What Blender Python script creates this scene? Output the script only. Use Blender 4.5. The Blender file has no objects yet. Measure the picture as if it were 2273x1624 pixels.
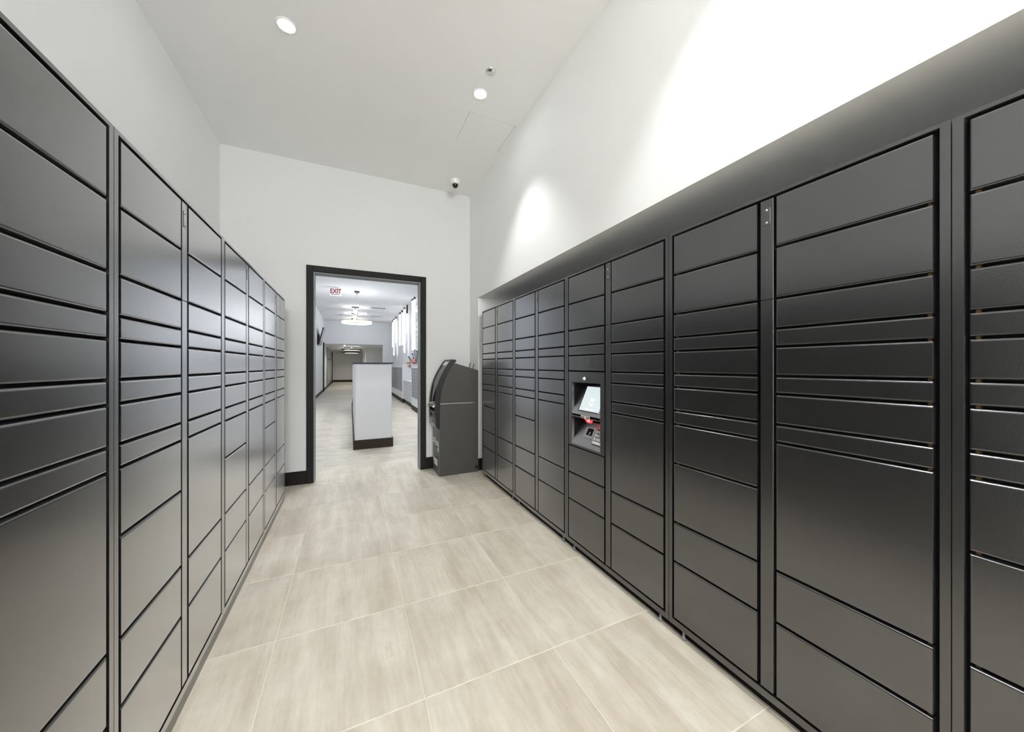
import bpy, bmesh, math, random
from mathutils import Vector, Matrix
random.seed(7)
SC = bpy.context.scene
COL = SC.collection

# ------------------------------------------------------------------ camera
F_PX, CX, HY, VPX, W, H = 774.0, 1136.5, 811.0, 777.0, 2273.0, 1624.0
YAW = math.atan((CX - VPX) / F_PX)
CAM_H = 1.35
cd = bpy.data.cameras.new('camera')
cam = bpy.data.objects.new('camera', cd)
COL.objects.link(cam)
cd.sensor_fit = 'HORIZONTAL'
cd.sensor_width = 36.0
cd.lens = F_PX / W * 36.0
cd.shift_y = (HY - H / 2) / W
cd.clip_start = 0.02
cd.clip_end = 200
cam.location = (0, 0, CAM_H)
cam.rotation_euler = (math.pi / 2, 0, -YAW)
SC.camera = cam

# ------------------------------------------------------------------ world, exposure
SKY = 29.0
world = bpy.data.worlds.new('world')
SC.world = world
world.use_nodes = True
world.node_tree.nodes['Background'].inputs[0].default_value = (0.97, 0.985, 1.0, 1)
world.node_tree.nodes['Background'].inputs[1].default_value = SKY
SC.view_settings.view_transform = 'Standard'
SC.view_settings.look = 'None'
SC.view_settings.gamma = 1.0
SC.view_settings.use_curve_mapping = False
SC.view_settings.exposure = 0.52
SC.cycles.max_bounces = 10
SC.cycles.diffuse_bounces = 7
SC.cycles.glossy_bounces = 4
SC.cycles.sample_clamp_indirect = 6.0

SPOT_W = 70.0       # downlight beam
WIDE_W = 0.0      # wide spill of the same lens
LENS_E = 40.0       # glow of the downlight lens
WARM = (0.985, 0.99, 1.0)
COOL = (0.93, 0.965, 1.0)

# ------------------------------------------------------------------ key dimensions (metres)
XL, XR = -0.596, 1.4726            # locker fronts
WALL_L, WALL_R = -1.24, 1.50       # locker room side walls
Y_DOOR, Y_BACK = 4.612, -7.0       # door wall, wall behind the camera
CEIL = 3.68
T_WALL = 0.13
NICHE_Z, NICHE_Y, NICHE_X = 2.226, 4.27, 2.12
DOOR_X0, DOOR_X1, DOOR_Z = -0.382, 0.8285, 2.43
LOB_L, LOB_R, LOB_CEIL, LOB_Y1 = -1.275, 2.26, 3.8, 21.4
FAR_Y, FAR_CEIL = 32.1, 2.56

# ------------------------------------------------------------------ materials
def nd(nt, kind, **kw):
    n = nt.nodes.new(kind)
    for k, v in kw.items():
        setattr(n, k, v)
    return n

def mat(name, color, rough=0.5, metal=0.0, emit=None, estr=0.0, spec=0.5, coat=0.0):
    m = bpy.data.materials.new(name)
    m.use_nodes = True
    b = m.node_tree.nodes['Principled BSDF']
    b.inputs['Base Color'].default_value = (*color, 1)
    b.inputs['Roughness'].default_value = rough
    b.inputs['Metallic'].default_value = metal
    b.inputs['Specular IOR Level'].default_value = spec
    b.inputs['Coat Weight'].default_value = coat
    if emit:
        b.inputs['Emission Color'].default_value = (*emit, 1)
        b.inputs['Emission Strength'].default_value = estr
    return m

def noise_bump(m, scale, strength, detail=2.0, dist=0.002, stretch=(1, 1, 1), rough_var=0.0, col_var=0.0):
    nt = m.node_tree
    b = nt.nodes['Principled BSDF']
    geo = nd(nt, 'ShaderNodeNewGeometry')
    mp = nd(nt, 'ShaderNodeMapping')
    mp.inputs['Scale'].default_value = stretch
    nz = nd(nt, 'ShaderNodeTexNoise')
    nz.inputs['Scale'].default_value = scale
    nz.inputs['Detail'].default_value = detail
    bp = nd(nt, 'ShaderNodeBump')
    bp.inputs['Strength'].default_value = strength
    bp.inputs['Distance'].default_value = dist
    nt.links.new(geo.outputs['Position'], mp.inputs['Vector'])
    nt.links.new(mp.outputs['Vector'], nz.inputs['Vector'])
    nt.links.new(nz.outputs['Fac'], bp.inputs['Height'])
    nt.links.new(bp.outputs['Normal'], b.inputs['Normal'])
    if col_var:
        base = tuple(b.inputs['Base Color'].default_value)[:3]
        nz2 = nd(nt, 'ShaderNodeTexNoise')
        nz2.inputs['Scale'].default_value = scale * 0.35
        nz2.inputs['Detail'].default_value = 4
        nt.links.new(mp.outputs['Vector'], nz2.inputs['Vector'])
        rp = nd(nt, 'ShaderNodeValToRGB')
        rp.color_ramp.elements[0].position = 0.3
        rp.color_ramp.elements[1].position = 0.7
        rp.color_ramp.elements[0].color = (*[c * (1 - col_var) for c in base], 1)
        rp.color_ramp.elements[1].color = (*[min(1, c * (1 + col_var)) for c in base], 1)
        nt.links.new(nz2.outputs['Fac'], rp.inputs['Fac'])
        nt.links.new(rp.outputs['Color'], b.inputs['Base Color'])
    return m

def tile_material(name, streak, tint):
    m = mat(name, (0.6, 0.54, 0.45), 0.42, spec=0.45)
    nt = m.node_tree
    b = nt.nodes['Principled BSDF']
    geo = nd(nt, 'ShaderNodeNewGeometry')
    inf = nd(nt, 'ShaderNodeObjectInfo')
    mul = nd(nt, 'ShaderNodeVectorMath', operation='SCALE')
    mul.inputs[0].default_value = (13.0, 29.0, 7.0)
    nt.links.new(inf.outputs['Random'], mul.inputs['Scale'])
    add = nd(nt, 'ShaderNodeVectorMath', operation='ADD')
    nt.links.new(geo.outputs['Position'], add.inputs[0])
    nt.links.new(mul.outputs['Vector'], add.inputs[1])
    def stretched(sc, scale, detail, rough):
        mp = nd(nt, 'ShaderNodeMapping')
        mp.inputs['Scale'].default_value = sc
        nz = nd(nt, 'ShaderNodeTexNoise')
        nz.inputs['Scale'].default_value = scale
        nz.inputs['Detail'].default_value = detail
        nz.inputs['Roughness'].default_value = rough
        nt.links.new(add.outputs['Vector'], mp.inputs['Vector'])
        nt.links.new(mp.outputs['Vector'], nz.inputs['Vector'])
        return nz
    s1 = stretched(streak, 2.6, 5.0, 0.6)            # soft bands along the vein
    s2 = stretched(streak, 13.0, 5.0, 0.68)   # fine veins
    s3 = stretched((1, 1, 1), 3.2, 9.0, 0.68)         # cloudy blotches
    mx = nd(nt, 'ShaderNodeMath', operation='MULTIPLY_ADD')
    nt.links.new(s2.outputs['Fac'], mx.inputs[0])
    mx.inputs[1].default_value = 0.42
    nt.links.new(s1.outputs['Fac'], mx.inputs[2])
    mx2 = nd(nt, 'ShaderNodeMath', operation='MULTIPLY_ADD')
    nt.links.new(s3.outputs['Fac'], mx2.inputs[0])
    mx2.inputs[1].default_value = 0.8
    nt.links.new(mx.outputs[0], mx2.inputs[2])
    rp = nd(nt, 'ShaderNodeValToRGB')
    e = rp.color_ramp.elements
    e[0].position = 0.85
    e[1].position = 1.38
    e[0].color = (0.41 * tint[0], 0.36 * tint[1], 0.285 * tint[2], 1)
    e[1].color = (0.57 * tint[0], 0.535 * tint[1], 0.455 * tint[2], 1)
    e2 = rp.color_ramp.elements.new(1.12)
    e2.color = (0.50 * tint[0], 0.452 * tint[1], 0.372 * tint[2], 1)
    dv = nd(nt, 'ShaderNodeMath', operation='DIVIDE')
    nt.links.new(mx2.outputs[0], dv.inputs[0])
    dv.inputs[1].default_value = 1.0
    mr = nd(nt, 'ShaderNodeMapRange')
    mr.inputs['From Min'].default_value = 0.75
    mr.inputs['From Max'].default_value = 1.5
    nt.links.new(mx2.outputs[0], mr.inputs['Value'])
    e[0].position, e2.position, e[1].position = 0.2, 0.5, 0.8
    nt.links.new(mr.outputs['Result'], rp.inputs['Fac'])
    hs = nd(nt, 'ShaderNodeHueSaturation')
    rv = nd(nt, 'ShaderNodeMapRange')
    rv.inputs['To Min'].default_value = 0.94
    rv.inputs['To Max'].default_value = 1.05
    nt.links.new(inf.outputs['Random'], rv.inputs['Value'])
    nt.links.new(rv.outputs['Result'], hs.inputs['Value'])
    nt.links.new(rp.outputs['Color'], hs.inputs['Color'])
    nt.links.new(hs.outputs['Color'], b.inputs['Base Color'])
    return m

M = {}
M['wall'] = noise_bump(mat('wall_paint', (0.865, 0.87, 0.865), 0.75, spec=0.3), 260, 0.10)
M['fabric_wall'] = noise_bump(mat('wall_covering', (0.64, 0.645, 0.635), 0.8, spec=0.2), 120, 0.18, stretch=(1, 1, 2.2), col_var=0.02)
M['ceiling'] = mat('ceiling_paint', (0.905, 0.91, 0.905), 0.85, spec=0.2)
M['lobby_wall'] = noise_bump(mat('lobby_wall_covering', (0.74, 0.755, 0.78), 0.8, spec=0.2), 60, 0.2, stretch=(1, 1, 2.5), col_var=0.03)
M['lobby_ceiling'] = mat('lobby_ceiling_paint', (0.84, 0.85, 0.87), 0.85, spec=0.2)
M['far_wall'] = noise_bump(mat('far_wall_covering', (0.62, 0.61, 0.585), 0.8, spec=0.2), 60, 0.2, col_var=0.03)
M['black_trim'] = noise_bump(mat('black_trim_paint', (0.014, 0.013, 0.012), 0.5, spec=0.12), 90, 0.05)
M['brown_base'] = mat('brown_base', (0.03, 0.023, 0.015), 0.5, spec=0.12)
M['grout'] = mat('grout', (0.60, 0.55, 0.465), 0.8)
M['tile'] = tile_material('porcelain_tile', (5.0, 0.55, 1.0), (1, 1, 1))
M['lobby_tile'] = tile_material('lobby_porcelain_tile', (0.55, 5.0, 1.0), (0.98, 1.0, 1.03))
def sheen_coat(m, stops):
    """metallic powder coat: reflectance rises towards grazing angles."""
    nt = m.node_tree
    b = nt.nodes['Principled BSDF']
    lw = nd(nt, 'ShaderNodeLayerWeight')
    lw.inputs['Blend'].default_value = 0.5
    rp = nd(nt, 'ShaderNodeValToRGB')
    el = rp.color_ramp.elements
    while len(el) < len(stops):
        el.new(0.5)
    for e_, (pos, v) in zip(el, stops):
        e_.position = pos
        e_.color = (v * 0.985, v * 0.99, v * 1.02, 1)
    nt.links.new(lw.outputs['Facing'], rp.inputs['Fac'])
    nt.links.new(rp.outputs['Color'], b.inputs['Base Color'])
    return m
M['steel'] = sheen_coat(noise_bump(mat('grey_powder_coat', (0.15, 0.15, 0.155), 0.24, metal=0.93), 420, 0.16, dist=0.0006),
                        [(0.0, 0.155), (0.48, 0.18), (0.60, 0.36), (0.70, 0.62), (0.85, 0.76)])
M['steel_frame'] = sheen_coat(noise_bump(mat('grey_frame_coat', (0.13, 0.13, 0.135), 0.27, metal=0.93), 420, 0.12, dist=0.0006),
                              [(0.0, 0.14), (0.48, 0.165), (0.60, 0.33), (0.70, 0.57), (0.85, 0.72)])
M['carcass'] = mat('dark_carcass', (0.008, 0.008, 0.009), 0.6, spec=0.1)
M['jamb_grey'] = mat('jamb_grey_paint', (0.22, 0.22, 0.235), 0.5, spec=0.3)
M['plinth'] = mat('grey_plinth', (0.25, 0.25, 0.25), 0.35, metal=1.0)
M['bolt'] = mat('zinc_bolt', (0.55, 0.52, 0.47), 0.35, metal=1.0)
M['latch'] = mat('brass_latch', (0.16, 0.10, 0.045), 0.5, metal=1.0)
M['chrome'] = mat('chrome', (0.75, 0.76, 0.78), 0.12, metal=1.0)
M['brushed'] = noise_bump(mat('brushed_steel', (0.42, 0.42, 0.42), 0.32, metal=1.0), 60, 0.25, stretch=(30, 1, 30))
M['screen'] = mat('lit_screen', (0.02, 0.02, 0.02), 0.3, emit=(0.70, 0.79, 0.80), estr=0.72)
M['screen_mark'] = mat('screen_mark', (0.02, 0.02, 0.02), 0.3, emit=(1, 1, 1), estr=1.0)
M['screen_text'] = mat('screen_text', (0.02, 0.02, 0.02), 0.3, emit=(0.85, 0.9, 0.9), estr=0.9)
M['red_glow'] = mat('red_scanner', (0.3, 0.01, 0.01), 0.3, emit=(1.0, 0.03, 0.03), estr=2.2)
M['red_core'] = mat('red_scanner_core', (0.5, 0.1, 0.1), 0.3, emit=(1.0, 0.55, 0.5), estr=2.0)
M['sticker'] = mat('pale_sticker', (0.62, 0.6, 0.58), 0.5)
M['sticker_ink'] = mat('sticker_ink', (0.1, 0.1, 0.1), 0.5)
M['key'] = mat('keypad_key', (0.62, 0.62, 0.61), 0.45)
M['atm_body'] = noise_bump(mat('atm_body_coat', (0.05, 0.048, 0.043), 0.5, spec=0.3), 260, 0.2, col_var=0.06)
M['atm_front'] = mat('atm_front_coat', (0.09, 0.09, 0.095), 0.35)
M['atm_bezel'] = mat('atm_bezel_plastic', (0.008, 0.008, 0.009), 0.3, spec=0.2)
M['atm_glass'] = mat('atm_glass', (0.008, 0.008, 0.01), 0.08, spec=0.35)
M['atm_silver'] = mat('atm_silver', (0.5, 0.51, 0.53), 0.24, metal=0.93)
M['rubber'] = mat('black_rubber', (0.006, 0.006, 0.006), 0.6, spec=0.15)
M['white_print'] = mat('white_print', (0.82, 0.82, 0.82), 0.5)
M['lens'] = mat('downlight_lens', (0.9, 0.9, 0.9), 0.4, emit=WARM, estr=LENS_E)
M['white_plastic'] = mat('white_plastic', (0.8, 0.8, 0.79), 0.4)
M['dome'] = mat('smoked_dome', (0.006, 0.006, 0.007), 0.06)
M['counter_body'] = mat('pale_grey_laminate', (0.53, 0.54, 0.56), 0.45)
M['counter_top'] = mat('navy_stone_top', (0.02, 0.024, 0.045), 0.4, spec=0.15)
M['cab_white'] = mat('white_cabinet', (0.72, 0.73, 0.75), 0.4)
M['mail_door'] = mat('mailbox_door', (0.27, 0.28, 0.30), 0.4, metal=0.3)
M['exit_face'] = mat('exit_face', (0.7, 0.7, 0.7), 0.5, emit=(1, 1, 1), estr=0.3)
M['exit_red'] = mat('exit_red', (0.42, 0.006, 0.03), 0.6, spec=0.1)
M['exit_grey'] = mat('exit_arrow', (0.05, 0.03, 0.03), 0.4)
M['bronze'] = mat('dark_bronze', (0.06, 0.055, 0.05), 0.4, metal=0.5)
M['ring_glow'] = mat('ring_glow', (0.9, 0.9, 0.85), 0.4, emit=(1.0, 0.95, 0.82), estr=2.2)
M['ring_gold'] = mat('ring_gold', (0.75, 0.62, 0.33), 0.3, metal=1.0)
M['lamp_glow'] = mat('lamp_glow', (0.9, 0.9, 0.9), 0.4, emit=(1.0, 0.98, 0.93), estr=4.0)
M['tube_glow'] = mat('tube_glow', (0.9, 0.9, 0.9), 0.4, emit=(0.97, 0.99, 1.0), estr=2.6)
M['mosaic_a'] = mat('glass_mosaic_pale', (0.72, 0.76, 0.78), 0.15, coat=0.5)
M['mosaic_b'] = mat('glass_mosaic_teal', (0.18, 0.24, 0.27), 0.15, coat=0.5)
M['petal'] = mat('pink_petal', (0.55, 0.25, 0.22), 0.7)
M['petal_b'] = mat('pale_petal', (0.58, 0.42, 0.38), 0.7)
M['leaf'] = mat('dark_leaf', (0.06, 0.09, 0.06), 0.5)
M['blue_bloom'] = mat('blue_bloom', (0.05, 0.06, 0.16), 0.6)
M['vase'] = mat('glass_vase', (0.7, 0.72, 0.7), 0.15)
M['vent_grey'] = mat('vent_grey', (0.4, 0.41, 0.42), 0.5)
M['tv_dark'] = mat('tv_dark', (0.02, 0.02, 0.022), 0.4)
M['tv_face'] = mat('tv_face', (0.03, 0.03, 0.032), 0.16, coat=0.6)
M['glazing'] = mat('frosted_glazing', (0.33, 0.34, 0.32), 0.25)
def clear_glass():
    m = bpy.data.materials.new('clear_glass')
    m.use_nodes = True
    nt = m.node_tree
    nt.nodes.clear()
    out = nd(nt, 'ShaderNodeOutputMaterial')
    mx = nd(nt, 'ShaderNodeMixShader')
    tr = nd(nt, 'ShaderNodeBsdfTransparent')
    gl = nd(nt, 'ShaderNodeBsdfGlossy')
    gl.inputs['Roughness'].default_value = 0.02
    mx.inputs[0].default_value = 0.06
    nt.links.new(tr.outputs[0], mx.inputs[1])
    nt.links.new(gl.outputs[0], mx.inputs[2])
    nt.links.new(mx.outputs[0], out.inputs[0])
    return m
M['clear_glass'] = clear_glass()

# ------------------------------------------------------------------ mesh helpers
def quad_box(bm, lo, hi):
    x0, y0, z0 = lo
    x1, y1, z1 = hi
    v = [bm.verts.new(p) for p in ((x0, y0, z0), (x1, y0, z0), (x1, y1, z0), (x0, y1, z0),
                                   (x0, y0, z1), (x1, y0, z1), (x1, y1, z1), (x0, y1, z1))]
    for f in ((0, 3, 2, 1), (4, 5, 6, 7), (0, 1, 5, 4), (1, 2, 6, 5), (2, 3, 7, 6), (3, 0, 4, 7)):
        bm.faces.new([v[i] for i in f])
    return v

def finish(bm, name, smooth=False):
    bmesh.ops.recalc_face_normals(bm, faces=bm.faces)
    me = bpy.data.meshes.new(name)
    bm.to_mesh(me)
    bm.free()
    if smooth:
        for p in me.polygons:
            p.use_smooth = True
    return me

def obj(name, me, m=None, parent=None, loc=None):
    if m is not None and not me.materials:
        me.materials.append(M[m] if isinstance(m, str) else m)
    o = bpy.data.objects.new(name, me)
    COL.objects.link(o)
    if parent is not None:
        o.parent = parent
    if loc is not None:
        o.location = loc
    return o

def boxes_mesh(name, boxes, bevel=0.0, segs=1):
    bm = bmesh.new()
    for lo, hi in boxes:
        quad_box(bm, lo, hi)
    if bevel:
        bmesh.ops.bevel(bm, geom=list(bm.edges), offset=bevel, segments=segs, affect='EDGES', profile=0.6)
    return finish(bm, name)

def box(name, lo, hi, m, parent=None, bevel=0.0, segs=1):
    return obj(name, boxes_mesh(name, [(lo, hi)], bevel, segs), m, parent)

def boxes(name, bl, m, parent=None, bevel=0.0):
    return obj(name, boxes_mesh(name, bl, bevel), m, parent)

def lathe_mesh(name, prof, n=24, smooth=True):
    """prof: list of (r, z); axis z."""
    bm = bmesh.new()
    rings = []
    for r, z in prof:
        if r < 1e-6:
            rings.append([bm.verts.new((0, 0, z))])
        else:
            rings.append([bm.verts.new((r * math.cos(2 * math.pi * i / n), r * math.sin(2 * math.pi * i / n), z)) for i in range(n)])
    for a, b in zip(rings, rings[1:]):
        for i in range(n):
            j = (i + 1) % n
            if len(a) == 1:
                bm.faces.new((a[0], b[i], b[j]))
            elif len(b) == 1:
                bm.faces.new((a[i], a[j], b[0]))
            else:
                bm.faces.new((a[i], a[j], b[j], b[i]))
    return finish(bm, name, smooth)

def tube_mesh(name, pts, r, n=8, closed=False):
    bm = bmesh.new()
    P = [Vector(p) for p in pts]
    k = len(P)
    rings = []
    up = None
    for i in range(k):
        if closed:
            d = (P[(i + 1) % k] - P[i - 1]).normalized()
        else:
            d = (P[min(i + 1, k - 1)] - P[max(i - 1, 0)]).normalized()
        if up is None:
            up = d.orthogonal().normalized()
        up = (up - d * up.dot(d)).normalized()
        s = d.cross(up)
        rings.append([bm.verts.new(P[i] + r * (math.cos(2 * math.pi * j / n) * up + math.sin(2 * math.pi * j / n) * s)) for j in range(n)])
    for i in range(k if closed else k - 1):
        a, b = rings[i], rings[(i + 1) % k]
        for j in range(n):
            bm.faces.new((a[j], a[(j + 1) % n], b[(j + 1) % n], b[j]))
    if not closed:
        bm.faces.new(rings[0][::-1])
        bm.faces.new(rings[-1])
    return finish(bm, name, True)

def prism_mesh(name, poly, axis, a0, a1, bevel=0.0, segs=2):
    """polygon in the plane normal to axis ('x': (y,z), 'y': (x,z), 'z': (x,y)), extruded a0..a1."""
    bm = bmesh.new()
    def pt(p, a):
        return {'x': (a, p[0], p[1]), 'y': (p[0], a, p[1]), 'z': (p[0], p[1], a)}[axis]
    A = [bm.verts.new(pt(p, a0)) for p in poly]
    B = [bm.verts.new(pt(p, a1)) for p in poly]
    bm.faces.new(A)
    bm.faces.new(B[::-1])
    n = len(poly)
    for i in range(n):
        bm.faces.new((A[i], B[i], B[(i + 1) % n], A[(i + 1) % n]))
    if bevel:
        bmesh.ops.bevel(bm, geom=list(bm.edges), offset=bevel, segments=segs, affect='EDGES', profile=0.6)
    return finish(bm, name)

def strip_prism_mesh(name, inner, outer, axis, a0, a1):
    """band between two open polylines of equal length, extruded along axis."""
    return prism_mesh(name, list(outer) + list(inner)[::-1], axis, a0, a1)

def text_mesh(name, body, size, thick=0.002):
    cu = bpy.data.curves.new(name, 'FONT')
    cu.body = body
    cu.size = size
    cu.extrude = thick
    cu.offset = size * 0.022
    cu.align_x = 'CENTER'
    cu.align_y = 'CENTER'
    t = bpy.data.objects.new(name, cu)
    COL.objects.link(t)
    dg = bpy.context.evaluated_depsgraph_get()
    me = bpy.data.meshes.new_from_object(t.evaluated_get(dg))
    bpy.data.objects.remove(t)
    bpy.data.curves.remove(cu)
    me.materials.clear()
    return me

def thing(name, label, cat, loc=(0, 0, 0), group=None):
    o = bpy.data.objects.new(name, None)
    o.empty_display_size = 0.1
    COL.objects.link(o)
    o.location = loc
    return tag(o, label, cat, group)

def tag(o, label, cat, group=None):
    o['label'] = label
    o['category'] = cat
    if group:
        o['group'] = group
    return o

def struct(o, label=None):
    o['kind'] = 'structure'
    if label:
        o['label'] = label
    return o

# ------------------------------------------------------------------ room shell
struct(box('wall_left', (WALL_L - 0.12, Y_BACK, 0), (WALL_L, Y_DOOR, CEIL), 'wall'), 'white painted wall above the left row of lockers')
struct(boxes('wall_right', [((WALL_R, Y_BACK, NICHE_Z), (NICHE_X + 0.1, NICHE_Y, CEIL)),            # wall above the niche
                            ((WALL_R, NICHE_Y, 0), (NICHE_X + 0.1, Y_DOOR, CEIL)),                  # pier beside the cash machine
                            ((NICHE_X, -0.62, 0), (NICHE_X + 0.1, NICHE_Y, NICHE_Z)),                # back of the niche
                            ((WALL_R, Y_BACK, 0), (NICHE_X + 0.1, -0.62, NICHE_Z))], 'wall'),  # unseen pier, extended to keep window light off the niche soffit
       'white painted wall with a deep niche holding the right row of lockers')
struct(boxes('wall_back', [((WALL_L - 0.12, Y_DOOR, 0), (DOOR_X0, Y_DOOR + T_WALL, LOB_CEIL + .1)),
                           ((DOOR_X1, Y_DOOR, 0), (LOB_R + 0.1, Y_DOOR + T_WALL, LOB_CEIL + .1)),
                           ((DOOR_X0, Y_DOOR, DOOR_Z), (DOOR_X1, Y_DOOR + T_WALL, LOB_CEIL + .1))], 'fabric_wall'),
       'pale wall with the black framed doorway to the lobby')
# unseen wall behind the viewer, with a strip window added to brighten the room
WX0, WX1, WZ0, WZ1 = WALL_L + 0.1, WALL_R - 0.06, 2.25, 3.6
struct(boxes('wall_front', [((WALL_L - 0.12, Y_BACK - 0.12, 0), (WX0, Y_BACK, CEIL)), ((WX1, Y_BACK - 0.12, 0), (NICHE_X + 0.1, Y_BACK, CEIL)),
                            ((WX0, Y_BACK - 0.12, 0), (WX1, Y_BACK, WZ0)), ((WX0, Y_BACK - 0.12, WZ1), (WX1, Y_BACK, CEIL))], 'wall'), 'white wall below the added high strip window facing the doorway')
added_win = struct(bpy.data.objects.new('added_window', None), 'added high strip window out of view facing the doorway')
COL.objects.link(added_win)
for k in range(3):
    xm = WX0 + (WX1 - WX0) * k / 2
    box('mullion', (xm - 0.025, Y_BACK - 0.09, WZ0), (xm + 0.025, Y_BACK - 0.03, WZ1), 'black_trim', added_win)
for k in range(2):
    xa = WX0 + (WX1 - WX0) * k / 2 + 0.025
    xb = WX0 + (WX1 - WX0) * (k + 1) / 2 - 0.025
    box('pane', (xa, Y_BACK - 0.064, WZ0), (xb, Y_BACK - 0.058, WZ1), 'clear_glass', added_win)
pd = bpy.data.lights.new('added_window_portal', 'AREA')
pd.shape = 'RECTANGLE'
pd.size, pd.size_y = WX1 - WX0, WZ1 - WZ0
pd.cycles.is_portal = True
po = bpy.data.objects.new('added_window_portal', pd)
COL.objects.link(po)
po.location = ((WX0 + WX1) / 2, Y_BACK - 0.13, (WZ0 + WZ1) / 2)
po.rotation_euler = (math.pi / 2, 0, 0)
# ceiling with a flush access hatch cut in
HX0, HX1, HY0, HY1 = 0.998, 1.459, 3.067, 3.51
g = 0.0035
ceil = struct(boxes('ceiling', [((WALL_L - 0.12, Y_BACK - 0.12, CEIL), (HX0 - g, Y_DOOR, CEIL + 0.1)),
                                ((HX1 + g, Y_BACK - 0.12, CEIL), (NICHE_X + 0.1, Y_DOOR, CEIL + 0.1)),
                                ((HX0 - g, Y_BACK - 0.12, CEIL), (HX1 + g, HY0 - g, CEIL + 0.1)),
                                ((HX0 - g, HY1 + g, CEIL), (HX1 + g, Y_DOOR, CEIL + 0.1)),
                                ((HX0 - g, HY0 - g, CEIL + 0.02), (HX1 + g, HY1 + g, CEIL + 0.1))], 'ceiling'), 'flat white painted ceiling')
box('access_panel', (HX0, HY0, CEIL + 0.001), (HX1, HY1, CEIL + 0.019), 'ceiling', ceil)
# door frame: casing towards the room, jambs and head lining
door = struct(bpy.data.objects.new('door_1', None), 'black framed open doorway to the lobby')
COL.objects.link(door)
cw, ct = 0.072, 0.018
box('casing', (DOOR_X0 - cw, Y_DOOR - ct, 0), (DOOR_X0, Y_DOOR, DOOR_Z + cw), 'black_trim', door, 0.003)
box('casing', (DOOR_X1, Y_DOOR - ct, 0), (DOOR_X1 + cw, Y_DOOR, DOOR_Z + cw), 'black_trim', door, 0.003)
box('casing', (DOOR_X0, Y_DOOR - ct, DOOR_Z), (DOOR_X1, Y_DOOR, DOOR_Z + cw), 'black_trim', door, 0.003)
box('jamb', (DOOR_X0, Y_DOOR - 0.004, 0), (DOOR_X0 + 0.012, Y_DOOR + T_WALL, DOOR_Z), 'jamb_grey', door)
box('jamb', (DOOR_X1 - 0.012, Y_DOOR - 0.004, 0), (DOOR_X1, Y_DOOR + T_WALL, DOOR_Z), 'jamb_grey', door)
box('door_head', (DOOR_X0 + 0.012, Y_DOOR - 0.004, DOOR_Z - 0.012), (DOOR_X1 - 0.012, Y_DOOR + T_WALL, DOOR_Z), 'jamb_grey', door)
# skirting
BB = 0.15
struct(box('baseboard_back_left', (WALL_L, Y_DOOR - 0.016, 0), (DOOR_X0 - cw, Y_DOOR, BB), 'black_trim', None, 0.003), 'black skirting left of the doorway')
struct(box('baseboard_back_right', (DOOR_X1 + cw, Y_DOOR - 0.016, 0), (WALL_R - 0.016, Y_DOOR, BB), 'black_trim', None, 0.003), 'black skirting between doorway and cash machine')
struct(boxes('baseboard_right', [((WALL_R - 0.016, NICHE_Y - 0.016, 0), (WALL_R, Y_DOOR, BB)),
                                 ((WALL_R, NICHE_Y - 0.016, 0), (NICHE_X, NICHE_Y, BB))], 'black_trim'), 'black skirting on the pier beside the right lockers')

# ------------------------------------------------------------------ floor: slab with single tiles
floor = struct(box('floor', (-1.6, Y_BACK - 0.1, -0.12), (2.5, FAR_Y + 0.2, -0.0015), 'grout'), 'beige porcelain tile floor with pale joints')
PT, X0T, Y0T = 0.608, 0.276, 1.430
def tile_mesh(m):
    h = PT / 2 - 0.0022
    bm = bmesh.new()
    quad_box(bm, (-h, -h, -0.012), (h, h, 0.0))
    top = [e for e in bm.edges if all(v.co.z > -0.001 for v in e.verts)]
    bmesh.ops.bevel(bm, geom=top, offset=0.0012, segments=1, affect='EDGES')
    me = finish(bm, 'tile')
    me.materials.append(M[m])
    return me
TM, TL = tile_mesh('tile'), tile_mesh('lobby_tile')
far_tiles = []
for j in range(-6, 52):
    yc = Y0T + (j + 0.5) * PT
    for i in range(-4, 4):
        xc = X0T + (i + 0.5) * PT
        if yc < 4.9:
            if yc < -1.4 or xc < -1.4 or xc > 2.2:
                continue
            obj('tile', TM, None, floor, (xc, yc, 0))
        elif yc < 19.5:
            if xc < -1.55 or xc > 2.1:
                continue
            obj('tile', TL, None, floor, (xc, yc, 0))
        else:
            far_tiles.append((xc, yc))
h = PT / 2 - 0.0016
ft = boxes('far_tiling', [((x - h, y - h, -0.012), (x + h, y + h, 0.0)) for x, y in far_tiles], 'lobby_tile', floor)
ft['kind'] = 'stuff'

# ------------------------------------------------------------------ lobby shell
struct(box('wall_lobby_left', (LOB_L - 0.1, Y_DOOR + T_WALL, 0), (LOB_L, FAR_Y, LOB_CEIL), 'lobby_wall'), 'pale lobby wall on the left, beyond the doorway')
struct(box('wall_lobby_right', (LOB_R, Y_DOOR + T_WALL, 0), (LOB_R + 0.1, LOB_Y1, LOB_CEIL), 'lobby_wall'), 'pale lobby wall behind the hanging light tubes')
struct(box('ceiling_lobby', (LOB_L - 0.1, Y_DOOR + T_WALL, LOB_CEIL), (LOB_R + 0.1, LOB_Y1 + 0.2, LOB_CEIL + 0.1), 'lobby_ceiling'), 'white lobby ceiling')
struct(boxes('wall_lobby_end', [((LOB_L, LOB_Y1, 2.54), (LOB_R, LOB_Y1 + 0.2, LOB_CEIL)), ((1.715, LOB_Y1, 0), (LOB_R, LOB_Y1 + 0.2, 2.54))], 'lobby_wall'),
       'pale header wall at the end of the lobby')
struct(box('ceiling_corridor', (LOB_L - 0.1, LOB_Y1 + 0.2, FAR_CEIL), (LOB_R + 0.1, FAR_Y + 0.1, FAR_CEIL + 0.1), 'lobby_ceiling'), 'low ceiling of the corridor beyond the lobby')
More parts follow.
